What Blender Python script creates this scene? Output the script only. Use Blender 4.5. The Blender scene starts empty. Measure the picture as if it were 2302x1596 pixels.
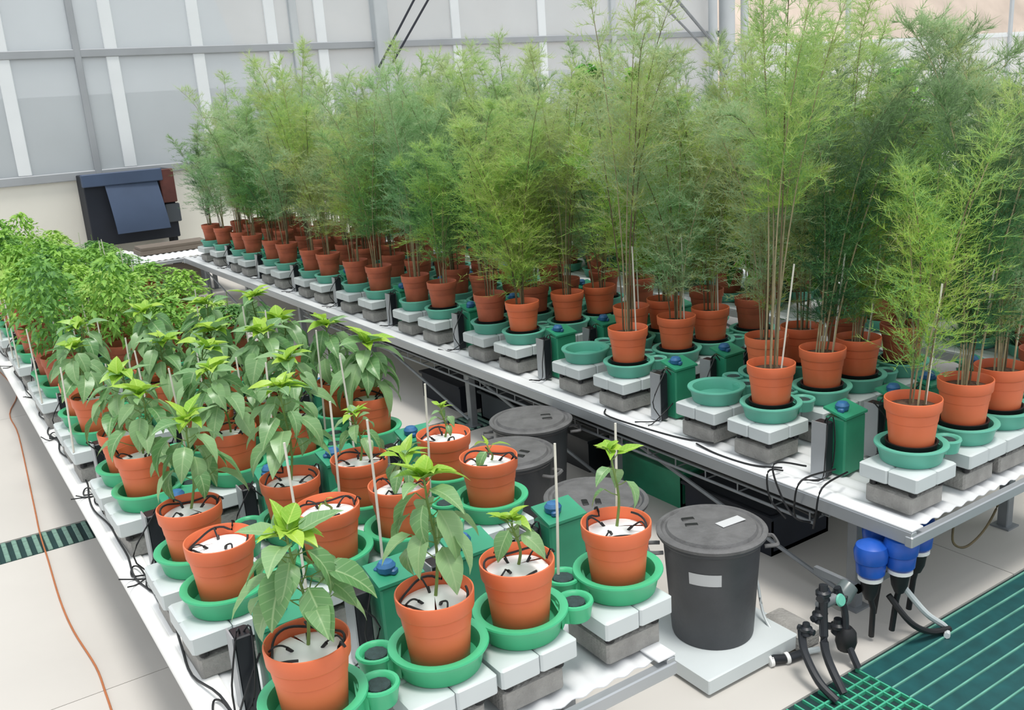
import bpy, math, random
import numpy as np
from mathutils import Vector, Matrix

# ------------------------------------------------------------------ camera, world, sun, exposure
sc = bpy.context.scene
COL = sc.collection
cam_d = bpy.data.cameras.new('camera'); cam = bpy.data.objects.new('camera', cam_d); COL.objects.link(cam)
F = Vector((0.52003575, 0.8119286, -0.26520703)); R_ = Vector((0.83016461, -0.55351098, -0.06672568)); U = Vector((0.20097149, 0.18546575, 0.96187989))
cam.matrix_world = Matrix(((R_.x, U.x, -F.x, 0), (R_.y, U.y, -F.y, 0), (R_.z, U.z, -F.z, 2.12), (0, 0, 0, 1)))
cam_d.sensor_fit = 'HORIZONTAL'; cam_d.sensor_width = 36.0; cam_d.lens = 2103.7 * 36 / 2302
cam_d.clip_start = 0.05; cam_d.clip_end = 300
sc.camera = cam
w = bpy.data.worlds.new('world'); sc.world = w; w.use_nodes = True
bg = w.node_tree.nodes['Background']; bg.inputs[0].default_value = (0.90, 0.95, 1.0, 1); bg.inputs[1].default_value = 1.0
_nt = w.node_tree   # overcast sky seen through the diffusing roof: brightest overhead, dimmer towards the horizon all round
_tc = _nt.nodes.new('ShaderNodeTexCoord'); _sp = _nt.nodes.new('ShaderNodeSeparateXYZ'); _cr = _nt.nodes.new('ShaderNodeValToRGB')
_nt.links.new(_tc.outputs['Generated'], _sp.inputs[0]); _nt.links.new(_sp.outputs['Z'], _cr.inputs[0]); _nt.links.new(_cr.outputs[0], bg.inputs[0])
_cr.color_ramp.elements[0].position = 0.0; _cr.color_ramp.elements[0].color = (.80, .84, .88, 1)
_cr.color_ramp.elements[1].position = 1.0; _cr.color_ramp.elements[1].color = (1.62, 1.70, 1.78, 1)
sun_d = bpy.data.lights.new('sun', 'SUN'); sun_d.energy = 3.1; sun_d.angle = math.radians(14); sun_d.color = (1.0, 0.96, 0.90)
sun = bpy.data.objects.new('sun', sun_d); COL.objects.link(sun)
sun.rotation_euler = Vector((0.02, 0.22, -1.0)).to_track_quat('-Z', 'Y').to_euler()
sc.view_settings.view_transform = 'Standard'; sc.view_settings.look = 'None'
sc.view_settings.gamma = 1; sc.view_settings.use_curve_mapping = False
sc.view_settings.exposure = -0.36
sc.cycles.max_bounces = 6; sc.cycles.transparent_max_bounces = 8

rnd = random.Random(11)
PI = math.pi

# ------------------------------------------------------------------ materials
def lin(c):
    return tuple((v / 255 / 12.92 if v <= 10 else ((v / 255 + .055) / 1.055) ** 2.4) for v in c)
def mat(name, rgb, rough=.6, var=.12, scale=8, bump=0.0, metal=0.0, bscale=None, spec=.5, detail=4):
    m = bpy.data.materials.new(name); m.use_nodes = True
    nt = m.node_tree; b = nt.nodes['Principled BSDF']
    c = lin(rgb)
    tc = nt.nodes.new('ShaderNodeTexCoord'); n = nt.nodes.new('ShaderNodeTexNoise')
    n.inputs['Scale'].default_value = scale; n.inputs['Detail'].default_value = detail
    nt.links.new(tc.outputs['Object'], n.inputs['Vector'])
    cr = nt.nodes.new('ShaderNodeValToRGB')
    cr.color_ramp.elements[0].position = .3; cr.color_ramp.elements[1].position = .7
    cr.color_ramp.elements[0].color = tuple(max(0, v * (1 - var)) for v in c) + (1,)
    cr.color_ramp.elements[1].color = tuple(min(1, v * (1 + var)) for v in c) + (1,)
    nt.links.new(n.outputs['Fac'], cr.inputs['Fac']); nt.links.new(cr.outputs['Color'], b.inputs['Base Color'])
    b.inputs['Roughness'].default_value = rough; b.inputs['Metallic'].default_value = metal
    b.inputs['Specular IOR Level'].default_value = spec
    if bump:
        n2 = nt.nodes.new('ShaderNodeTexNoise'); n2.inputs['Scale'].default_value = bscale or scale * 6; n2.inputs['Detail'].default_value = 5
        nt.links.new(tc.outputs['Object'], n2.inputs['Vector'])
        bm = nt.nodes.new('ShaderNodeBump'); bm.inputs['Strength'].default_value = bump; bm.inputs['Distance'].default_value = .01
        nt.links.new(n2.outputs['Fac'], bm.inputs['Height']); nt.links.new(bm.outputs['Normal'], b.inputs['Normal'])
    return m
def leaf_mat(name, rgb, rgb2, vein, hue=.25, rough=.42):
    """glossy leaf: pale midrib and side veins, per-leaf tint, light shining through"""
    m = bpy.data.materials.new(name); m.use_nodes = True; nt = m.node_tree; N = nt.nodes.new; L = nt.links.new
    b = nt.nodes['Principled BSDF']; out = nt.nodes['Material Output']
    oi = N('ShaderNodeObjectInfo'); tc = N('ShaderNodeTexCoord')
    mx = N('ShaderNodeMix'); mx.data_type = 'RGBA'
    mx.inputs['A'].default_value = lin(rgb) + (1,); mx.inputs['B'].default_value = lin(rgb2) + (1,)
    L(oi.outputs['Random'], mx.inputs['Factor'])
    sep = N('ShaderNodeSeparateXYZ'); L(tc.outputs['Object'], sep.inputs[0])
    ab = N('ShaderNodeMath'); ab.operation = 'ABSOLUTE'; L(sep.outputs['X'], ab.inputs[0])
    rib = N('ShaderNodeMapRange'); rib.inputs['From Min'].default_value = .006; rib.inputs['From Max'].default_value = .022
    rib.inputs['To Min'].default_value = 1; rib.inputs['To Max'].default_value = 0; L(ab.outputs[0], rib.inputs['Value'])
    sv = N('ShaderNodeMath'); sv.operation = 'MULTIPLY_ADD'; sv.inputs[1].default_value = -.75; L(ab.outputs[0], sv.inputs[0]); L(sep.outputs['Y'], sv.inputs[2])
    sn = N('ShaderNodeMath'); sn.operation = 'MULTIPLY'; sn.inputs[1].default_value = 48; L(sv.outputs[0], sn.inputs[0])
    si = N('ShaderNodeMath'); si.operation = 'SINE'; L(sn.outputs[0], si.inputs[0])
    mr = N('ShaderNodeMapRange'); mr.inputs['From Min'].default_value = .86; mr.inputs['From Max'].default_value = 1; mr.inputs['To Max'].default_value = .45; L(si.outputs[0], mr.inputs['Value'])
    mxx = N('ShaderNodeMath'); mxx.operation = 'MAXIMUM'; L(rib.outputs[0], mxx.inputs[0]); L(mr.outputs[0], mxx.inputs[1])
    m2 = N('ShaderNodeMix'); m2.data_type = 'RGBA'; L(mxx.outputs[0], m2.inputs['Factor']); L(mx.outputs['Result'], m2.inputs['A']); m2.inputs['B'].default_value = lin(vein) + (1,)
    L(m2.outputs['Result'], b.inputs['Base Color']); b.inputs['Roughness'].default_value = rough
    tr = N('ShaderNodeBsdfTranslucent'); L(m2.outputs['Result'], tr.inputs['Color'])
    ms = N('ShaderNodeMixShader'); ms.inputs[0].default_value = .32; L(b.outputs[0], ms.inputs[1]); L(tr.outputs[0], ms.inputs[2])
    L(ms.outputs[0], out.inputs['Surface'])
    return m
def fol_mat(name, cols, scale=7, tr_=.35, zpale=None):
    """fine foliage: tint per plant (object random) with clumpy variation"""
    m = bpy.data.materials.new(name); m.use_nodes = True; nt = m.node_tree; N = nt.nodes.new; L = nt.links.new
    b = nt.nodes['Principled BSDF']; out = nt.nodes['Material Output']
    oi = N('ShaderNodeObjectInfo'); tc = N('ShaderNodeTexCoord')
    n = N('ShaderNodeTexNoise'); n.inputs['Scale'].default_value = scale; n.inputs['Detail'].default_value = 3; L(tc.outputs['Object'], n.inputs['Vector'])
    n2 = N('ShaderNodeTexNoise'); n2.inputs['Scale'].default_value = 90; L(tc.outputs['Object'], n2.inputs['Vector'])
    a = N('ShaderNodeMath'); a.operation = 'MULTIPLY_ADD'; a.inputs[1].default_value = .9; L(n.outputs['Fac'], a.inputs[0])
    a.inputs[2].default_value = -.45
    a1 = N('ShaderNodeMath'); a1.operation = 'MULTIPLY_ADD'; a1.inputs[1].default_value = .9; a1.inputs[2].default_value = -.45; L(n2.outputs['Fac'], a1.inputs[0])
    s = N('ShaderNodeMath'); s.operation = 'ADD'; L(a.outputs[0], s.inputs[0]); L(a1.outputs[0], s.inputs[1])
    s2 = N('ShaderNodeMath'); s2.operation = 'ADD'; L(s.outputs[0], s2.inputs[0]); L(oi.outputs['Random'], s2.inputs[1]); s2.use_clamp = True
    cr = N('ShaderNodeValToRGB'); cr.color_ramp.elements.remove(cr.color_ramp.elements[1])
    for i, c in enumerate(cols):
        e = cr.color_ramp.elements[0] if i == 0 else cr.color_ramp.elements.new(i / (len(cols) - 1))
        e.color = lin(c) + (1,)
    L(s2.outputs[0], cr.inputs['Fac']); src = cr.outputs['Color']
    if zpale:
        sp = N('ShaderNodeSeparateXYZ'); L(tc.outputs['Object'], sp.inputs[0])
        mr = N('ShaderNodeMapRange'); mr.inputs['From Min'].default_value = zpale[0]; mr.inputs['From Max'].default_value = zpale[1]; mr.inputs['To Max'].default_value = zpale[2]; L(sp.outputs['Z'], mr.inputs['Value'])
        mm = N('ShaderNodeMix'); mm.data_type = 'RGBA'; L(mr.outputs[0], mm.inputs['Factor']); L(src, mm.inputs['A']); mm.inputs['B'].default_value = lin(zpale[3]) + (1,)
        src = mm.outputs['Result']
    L(src, b.inputs['Base Color']); b.inputs['Roughness'].default_value = .6
    t = N('ShaderNodeBsdfTranslucent'); L(src, t.inputs['Color'])
    ms = N('ShaderNodeMixShader'); ms.inputs[0].default_value = tr_; L(b.outputs[0], ms.inputs[1]); L(t.outputs[0], ms.inputs[2])
    L(ms.outputs[0], out.inputs['Surface'])
    return m
def sheet_mat(name, rgb, trans=.45, clear=0.0):
    m = bpy.data.materials.new(name); m.use_nodes = True; nt = m.node_tree; N = nt.nodes.new; L = nt.links.new
    b = nt.nodes['Principled BSDF']; out = nt.nodes['Material Output']
    tc = N('ShaderNodeTexCoord'); n = N('ShaderNodeTexNoise'); n.inputs['Scale'].default_value = .8; n.inputs['Detail'].default_value = 5; L(tc.outputs['Object'], n.inputs['Vector'])
    cr = N('ShaderNodeValToRGB'); c = lin(rgb)
    cr.color_ramp.elements[0].color = tuple(v * .9 for v in c) + (1,); cr.color_ramp.elements[1].color = tuple(min(1, v * 1.08) for v in c) + (1,)
    L(n.outputs['Fac'], cr.inputs['Fac']); L(cr.outputs['Color'], b.inputs['Base Color']); b.inputs['Roughness'].default_value = .45
    t = N('ShaderNodeBsdfTranslucent'); L(cr.outputs['Color'], t.inputs['Color'])
    ms = N('ShaderNodeMixShader'); ms.inputs[0].default_value = trans; L(b.outputs[0], ms.inputs[1]); L(t.outputs[0], ms.inputs[2])
    last = ms
    if clear:
        tp = N('ShaderNodeBsdfTransparent'); m3 = N('ShaderNodeMixShader'); m3.inputs[0].default_value = clear
        L(ms.outputs[0], m3.inputs[1]); L(tp.outputs[0], m3.inputs[2]); last = m3
    L(last.outputs[0], out.inputs['Surface'])
    return m

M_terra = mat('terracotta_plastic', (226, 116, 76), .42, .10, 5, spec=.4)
M_terra2 = mat('brownish_terracotta_plastic', (184, 100, 74), .55, .2, 9, spec=.3)  # darker, browner terracotta for the pots of the far rows
M_disc = mat('white_cover', (238, 238, 236), .5, .03, 4)
M_soil = mat('potting_soil', (92, 70, 56), .95, .45, 60, 1.0, bscale=80)
M_black = mat('black_rubber', (24, 25, 28), .5, .2, 10)
M_blackm = mat('black_plastic', (30, 34, 40), .4, .2, 6)
M_green = mat('green_plastic', (68, 182, 130), .38, .08, 4)
M_green2 = mat('faded_green_plastic', (98, 180, 158), .42, .1, 4)
M_tank = mat('deep_green_plastic', (46, 140, 106), .4, .2, 5)
M_insert = mat('dark_strainer', (44, 66, 66), .7, .3, 60, .5)
M_scale = mat('pale_grey_plastic', (200, 207, 208), .45, .04, 4)
M_block = mat('concrete_block', (158, 156, 152), .95, .18, 14, .8, bscale=90)
M_alu = mat('aluminium', (176, 180, 184), .42, .06, 3, metal=.55)
M_alud = mat('galvanised_steel', (140, 144, 148), .5, .15, 6, metal=.4)
M_white = mat('white_plastic', (240, 240, 238), .4, .03, 3)
M_corr = mat('white_corrugated', (224, 226, 228), .5, .05, 3)
M_floor = mat('concrete_floor', (197, 193, 187), .8, .07, .9, .15, bscale=14, detail=8)
M_joint = mat('floor_joint', (158, 152, 142), .9, .15, 9)
M_drain = mat('green_grating', (22, 76, 78), .5, .25, 12)
M_draind = mat('drain_channel', (16, 52, 52), .8, .2, 8)
M_bin = mat('charcoal_plastic', (66, 68, 72), .5, .15, 7, .1, bscale=50)
M_binlid = mat('scuffed_charcoal_lid', (98, 98, 99), .65, .2, 14, .3, bscale=60)
M_label = mat('paper_label', (196, 198, 200), .6, .04, 6)
M_blue = mat('blue_plastic', (28, 84, 178), .35, .2, 7)
M_bluec = mat('blue_valve', (44, 100, 148), .45, .3, 20)
M_stake = mat('white_stake', (222, 218, 206), .5, .08, 20)
M_stem = mat('green_stem', (112, 138, 72), .6, .2, 20)
M_wood = mat('pale_stem', (150, 140, 108), .75, .25, 22)
M_brown = mat('brown_stem', (96, 84, 60), .8, .25, 22)
M_leaf = leaf_mat('mature_leaf', (102, 150, 92), (146, 182, 128), (162, 192, 140), rough=.32)
M_young = leaf_mat('young_leaf', (140, 188, 60), (176, 208, 76), (188, 216, 104), rough=.38)
M_bush = fol_mat('bush_leaves', [(92, 142, 78), (126, 178, 78), (156, 200, 84), (182, 212, 116)], 9, .35)
M_bushd = fol_mat('deep_bush_leaves', [(44, 108, 48), (72, 148, 52), (118, 184, 58), (170, 214, 66)], 5, .3)
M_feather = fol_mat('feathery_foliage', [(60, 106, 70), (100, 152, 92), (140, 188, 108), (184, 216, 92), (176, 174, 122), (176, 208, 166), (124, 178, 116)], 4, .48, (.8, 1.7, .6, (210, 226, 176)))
M_wallp = mat('cream_wall', (224, 222, 212), .8, .04, 1.2)
M_pane = sheet_mat('frosted_pane', (226, 231, 233), .5, .34)
M_strip = sheet_mat('corrugated_cladding', (236, 240, 240), .5, .05)
M_frame = mat('grey_frame', (158, 162, 166), .5, .06, 2)
M_framel = mat('pale_grey_column', (190, 195, 198), .5, .05, 2)
M_bar = mat('white_bar', (226, 230, 232), .5, .03, 2)
M_slate = mat('slate_blue_panel', (62, 78, 104), .6, .12, 2)
M_dark = mat('dark_opening', (22, 28, 40), .7, .2, 3)
M_rust = mat('rust_brown', (84, 44, 38), .7, .25, 6)
M_brownp = mat('taupe_board', (112, 102, 92), .8, .1, 4)
M_out = mat('outside_wall', (66, 72, 78), .8, .1, 1.5)
M_hill = mat('dry_hillside', (198, 182, 168), .95, .2, .5, .5, bscale=3, detail=8)
M_orange = mat('orange_cable', (176, 104, 60), .6, .1, 10)

# ------------------------------------------------------------------ mesh building
class MB:
    def __init__(s): s.v = []; s.f = []
    def add(s, vs, fs):
        o = len(s.v); s.v += [tuple(v) for v in vs]; s.f += [tuple(i + o for i in f) for f in fs]; return s
    def box(s, x0, x1, y0, y1, z0, z1, bev=0.0, M=None):
        if bev:
            b = min(bev, (x1 - x0) / 2.1, (y1 - y0) / 2.1, (z1 - z0) / 2.1)
            rings = []
            for z, i in ((z0, b), (z0 + b, 0), (z1 - b, 0), (z1, b)):
                c = b + i * .0
                X0, X1, Y0, Y1 = x0 + i, x1 - i, y0 + i, y1 - i
                e = b
                rings.append([(X0 + e, Y0, z), (X1 - e, Y0, z), (X1, Y0 + e, z), (X1, Y1 - e, z), (X1 - e, Y1, z), (X0 + e, Y1, z), (X0, Y1 - e, z), (X0, Y0 + e, z)])
            vs = [p for r in rings for p in r]; fs = [tuple(range(7, -1, -1)), tuple(range(24, 32))]
            for k in range(3):
                for i in range(8): fs.append((k * 8 + i, k * 8 + (i + 1) % 8, k * 8 + 8 + (i + 1) % 8, k * 8 + 8 + i))
        else:
            vs = [(x, y, z) for z in (z0, z1) for x, y in ((x0, y0), (x1, y0), (x1, y1), (x0, y1))]
            fs = [(3, 2, 1, 0), (4, 5, 6, 7), (0, 1, 5, 4), (1, 2, 6, 5), (2, 3, 7, 6), (3, 0, 4, 7)]
        if M is not None: vs = [tuple(M @ Vector(v)) for v in vs]
        return s.add(vs, fs)
    def lathe(s, prof, n=32, c=(0, 0, 0), M=None):
        vs = []; fs = []
        for r, z in prof:
            for i in range(n):
                a = 2 * PI * i / n; vs.append((c[0] + r * math.cos(a), c[1] + r * math.sin(a), c[2] + z))
        for k in range(len(prof) - 1):
            for i in range(n):
                j = (i + 1) % n; fs.append((k * n + i, k * n + j, k * n + n + j, k * n + n + i))
        if prof[0][0] > 1e-6: fs.append(tuple(range(n - 1, -1, -1)))
        if prof[-1][0] > 1e-6: fs.append(tuple(range((len(prof) - 1) * n, len(prof) * n)))
        if M is not None: vs = [tuple(M @ Vector(v)) for v in vs]
        return s.add(vs, fs)
    def tube(s, pts, r, n=6, r1=None, closed=False):
        pts = [Vector(p) for p in pts]; m = len(pts); vs = []; fs = []
        up = Vector((0, 0, 1))
        for k, p in enumerate(pts):
            a = pts[(k - 1) % m] if closed or k > 0 else p
            b = pts[(k + 1) % m] if closed or k < m - 1 else p
            t = (b - a).normalized() if (b - a).length > 1e-9 else Vector((0, 0, 1))
            x = t.cross(up if abs(t.z) < .9 else Vector((1, 0, 0))).normalized(); y = t.cross(x)
            rr = r if r1 is None else r + (r1 - r) * k / max(1, m - 1)
            for i in range(n):
                an = 2 * PI * i / n; vs.append(tuple(p + x * rr * math.cos(an) + y * rr * math.sin(an)))
        for k in range(m if closed else m - 1):
            k2 = (k + 1) % m
            for i in range(n):
                j = (i + 1) % n; fs.append((k * n + i, k2 * n + i, k2 * n + j, k * n + j))
        if not closed: fs.append(tuple(range(n))); fs.append(tuple(range((m - 1) * n + n - 1, (m - 1) * n - 1, -1)))
        return s.add(vs, fs)
    def prism(s, poly, z0, z1):
        n = len(poly)
        return s.add([(x, y, z0) for x, y in poly] + [(x, y, z1) for x, y in poly],
                     [tuple(range(n - 1, -1, -1)), tuple(range(n, 2 * n))] + [(i, (i + 1) % n, n + (i + 1) % n, n + i) for i in range(n)])
    def mesh(s, name, m, smooth=True):
        me = bpy.data.meshes.new(name); me.from_pydata(s.v, [], s.f); me.materials.append(m)
        if smooth: me.polygons.foreach_set('use_smooth', [True] * len(me.polygons)); me.set_sharp_from_angle(angle=math.radians(38))
        me.update(); return me
def spline(pts, k=6, closed=False):
    pts = [Vector(p) for p in pts]; out = []; n = len(pts)
    rng = range(n if closed else n - 1)
    for i in rng:
        p0 = pts[(i - 1) % n] if closed or i > 0 else pts[0]; p1 = pts[i]; p2 = pts[(i + 1) % n]; p3 = pts[(i + 2) % n] if closed or i + 2 < n else pts[-1]
        for j in range(k):
            t = j / k
            out.append(.5 * ((2 * p1) + (p2 - p0) * t + (2 * p0 - 5 * p1 + 4 * p2 - p3) * t * t + (3 * p1 - p0 - 3 * p2 + p3) * t ** 3))
    if not closed: out.append(pts[-1])
    return out
def tri_mesh(name, V, m, n=3):
    """V: (count, n, 3) array of loose n-gons"""
    V = np.asarray(V, dtype=np.float32); c = V.shape[0]
    me = bpy.data.meshes.new(name); me.vertices.add(c * n); me.vertices.foreach_set('co', V.reshape(-1))
    me.loops.add(c * n); me.loops.foreach_set('vertex_index', np.arange(c * n, dtype=np.int32))
    me.polygons.add(c); me.polygons.foreach_set('loop_start', np.arange(0, c * n, n, dtype=np.int32))
    try: me.polygons.foreach_set('loop_total', np.full(c, n, dtype=np.int32))
    except Exception: pass
    me.materials.append(m); me.update(calc_edges=True); return me

def empty(name, loc, label, cat, group=None, rz=0.0):
    o = bpy.data.objects.new(name, None); COL.objects.link(o); o.location = loc; o.rotation_euler = (0, 0, rz); o.empty_display_size = .05
    o['label'] = label; o['category'] = cat
    if group: o['group'] = group
    return o
def part(name, me, parent, loc=(0, 0, 0), rot=None, scale=None, kind=None, label=None):
    o = bpy.data.objects.new(name, me); COL.objects.link(o)
    if parent is not None: o.parent = parent
    o.location = loc
    if rot is not None: o.rotation_euler = rot
    if scale is not None: o.scale = scale if hasattr(scale, '__len__') else (scale,) * 3
    if kind: o['kind'] = kind
    if label: o['label'] = label
    return o
def thing(name, me, loc, label, cat, group=None, rot=None):
    o = part(name, me, None, loc, rot); o['label'] = label; o['category'] = cat
    if group: o['group'] = group
    return o
def struct(name, me, loc=(0, 0, 0)):
    return part(name, me, None, loc, kind='structure')

# ================================================================== SETTING
WY = 14.5
# floor in cast slabs (joints are recessed gaps over a darker screed)
b = MB().box(-14, 40, -3, 16, -.06, -.012); fl = struct('floor', b.mesh('floor', M_joint, False))
fl_y = [-3, 1.0, 1.915 - 1.05]  # unused guard
SLAB = MB().box(0, 1, 0, 1, -.012, 0).mesh('slab', M_floor, False)
def slab(x0, x1, y0, y1):
    part('floor_slab', SLAB, fl, (x0 + .002, y0 + .002, 0), None, (x1 - x0 - .004, y1 - y0 - .004, 1))
DR0, DR1 = 5.12, 5.41          # narrow cross drain
GR0, GR1 = .85, 1.90           # wide grating in front of the right bench
xs = [-14, -7, -3.2, -.9, 1.4, 3.7, 6.0, 9, 14, 24, 40]
for i in range(len(xs) - 1):
    a, c = xs[i], xs[i + 1]
    for y0, y1 in ((1.90, 3.6), (3.6, DR0), (DR1, 7.9), (7.9, 10.8), (10.8, 16)): slab(a, c, y0, y1)
for a, c in ((-14, -3.2), (-3.2, 2.22)): slab(a, c, -3, GR0); slab(a, c, GR0, GR1)
slab(2.22, 10, -3, GR0); slab(10, 40, -3, GR1)
# wide grating: frame, dark channel, cross bars
g = empty('floor_grating', (2.22, GR0, 0), 'wide dark green slatted floor grating beside the right bench', 'drain grating')
part('channel', MB().box(0, 7.78, 0, GR1 - GR0, -.0118, -.008).mesh('channel', M_draind, False), g)
n = 15
BAR = MB().box(.40, 7.78, -.0032, .0032, -.010, .004, .001).mesh('bar', mat('pale_green_bar', (104, 166, 148), .5, .2, 9), False)
SLAT = MB().box(.40, 7.78, -.031, .031, -.010, -.003).mesh('slat', M_drain, False)
for i in range(n):
    y = GR1 - GR0 - .02 - i * .07
    part('bar', BAR, g, (0, y, 0)); part('slat', SLAT, g, (0, y - .035, 0))
bm_ = MB()
for i in range(10): bm_.box(.02 + i * .042, .026 + i * .042, .0, GR1 - GR0 - .01, -.009, .004)
for i in range(24): bm_.box(.0, .40, .01 + i * .042, .017 + i * .042, -.009, .005)
part('mesh_grid', bm_.mesh('mesh_grid', mat('bright_green_mesh', (70, 168, 134), .5, .2, 9), False), g, kind='stuff')
# narrow cross drain, slats laid one by one
g = empty('cross_drain', (-3, DR0, 0), 'narrow dark green slatted drain crossing the floor at left', 'drain grating')
part('channel', MB().box(0, 12, 0, DR1 - DR0, -.0118, -.008).mesh('channel', M_draind, False), g)
SL = MB().box(-.012, .012, .012, DR1 - DR0 - .012, -.008, .003, .003, Matrix.Shear('XY', 4, (0, 0)) if False else None).mesh('slat', mat('worn_green_slat', (112, 146, 132), .6, .3, 20), False)
for i in range(150): part('slat', SL, g, (.04 + i * .05, 0, 0), (0, 0, 0))

# back wall: knee wall, sill, frosted panes, mullions
SILL, RAIL = 1.46, 3.09
wb = struct('wall_back', MB().box(-12, 15.0, WY, WY + .12, 0, SILL - .05).mesh('knee_wall', M_wallp, False))
struct('trim_1', MB().box(-12, 15.0, WY - .05, WY + .1, SILL - .06, SILL + .06, .01).mesh('sill', M_frame, False))
struct('trim_2', MB().box(-12, 15.0, WY - .05, WY + .06, RAIL - .055, RAIL + .055, .01).mesh('rail', M_frame, False))
cols = [-9.2, -6.3, -3.4, -.5, 2.55, 5.72, 7.16, 12.05, 14.67]
PANE = {}
for i in range(len(cols) - 1):
    x0, x1 = cols[i], cols[i + 1]
    wn = bpy.data.objects.new('window_%d' % (i + 1), None); COL.objects.link(wn); wn.location = (x0, WY, 0); wn['kind'] = 'structure'
    for z0, z1 in ((SILL + .06, RAIL - .055), (RAIL + .055, 5.6)):
        part('pane', MB().box(.04, x1 - x0 - .04, 0, .02, z0, z1).mesh('pane', M_pane, False), wn)
wi = 1
for i, x in enumerate(cols):
    big = x in (7.16,)
    h = .12 if big else (.06 if i >= 5 else .045)
    struct('trim_%d' % (i + 3), MB().box(x - h, x + h, WY - (.16 if big else .06), WY + .05, 0 if big else SILL, 5.8, .012).mesh('mullion', M_framel if (big or i >= 5) else M_frame, False))
# pale uprights standing just outside the panes
for i, x in enumerate((-5.0, -2.0, .2, 1.62, 3.0, 4.2, 5.35, 6.15, 8.6, 10.4, 13.2)):
    struct('trim_%d' % (i + 20), MB().box(x - .085, x + .085, WY - .035, WY - .005, SILL + .06, 5.8, .01).mesh('upright', M_bar, False))
# big corner column cluster and brace rods
for i, (x, y, r) in enumerate(((14.9, 14.3, .16), (14.45, 14.25, .09), (15.3, 14.2, .08))):
    struct('trim_%d' % (i + 40), MB().lathe([(r, 0), (r, 6.5)], 16, (x, y, 0)).mesh('column', M_framel))
t_ = thing('brace_rods', MB().tube([(7.69, 14.2, 3.73), (6.95, 14.2, 2.72)], .018).tube([(8.5, 14.2, 4.5), (7.69, 14.2, 3.73)], .018).tube([(7.95, 14.2, 3.73), (7.2, 14.2, 2.78)], .018).tube([(8.75, 14.2, 4.5), (7.95, 14.2, 3.73)], .018).mesh('rods', M_dark), (0, 0, 0), 'pair of thin dark diagonal brace rods on the window wall', 'brace')
t_ = thing('brace_rods', MB().tube([(12.2, 14.2, 4.3), (12.96, 14.2, 3.71), (14.3, 14.2, 2.7)], .022).tube([(12.7, 14.2, 4.3), (13.4, 14.2, 3.75), (14.4, 14.2, 2.9)], .03).mesh('rods2', M_alud), (0, 0, 0), 'grey diagonal braces running down to the corner column', 'brace')
# low building wall outside, seen dimly through the panes
struct('wall_outside', MB().box(-12, 14.8, 17.2, 17.4, 0, 2.62).box(-12, 14.8, 17.12, 17.2, 1.62, 1.68).mesh('outside_wall', M_out, False))
# corrugated cladding right of the column, open above, hillside beyond
wr = bpy.data.objects.new('wall_right', None); COL.objects.link(wr); wr.location = (15.3, WY, 0); wr['kind'] = 'structure'
STR = MB().add([(0, 0, 0), (.07, -.035, 0), (.14, -.035, 0), (.20, 0, 0), (0, 0, 2.8), (.07, -.035, 2.8), (.14, -.035, 2.8), (.20, 0, 2.8)], [(0, 1, 5, 4), (1, 2, 6, 5), (2, 3, 7, 6)]).mesh('strip', M_strip, False)
for i in range(80): part('cladding_strip', STR, wr, (i * .21, 0, 0), None, (1, 1, 1 + i * .0007))
struct('trim_50', MB().box(15.3, 32.5, WY - .05, WY + .02, 2.78, 2.85).mesh('top_rail', M_bar, False))
for i, x in enumerate((18.9, 25.6)): struct('trim_%d' % (51 + i), MB().box(x - .06, x + .06, WY - .1, WY - .04, 0, 5).mesh('post', M_framel, False))
hv = []; hf = []
for i in range(41):
    for j in range(9):
        x = 8 + i * 2.2; hv.append((x, 22 + j * 1.1, 0 + j * 1.6 + .5 * math.sin(i * .7 + j) + .4 * math.sin(i * 1.9)))
for i in range(40):
    for j in range(8): a = i * 9 + j; hf.append((a, a + 9, a + 10, a + 1))
struct('ground_hillside', MB().add(hv, hf).mesh('hillside', M_hill))

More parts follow.
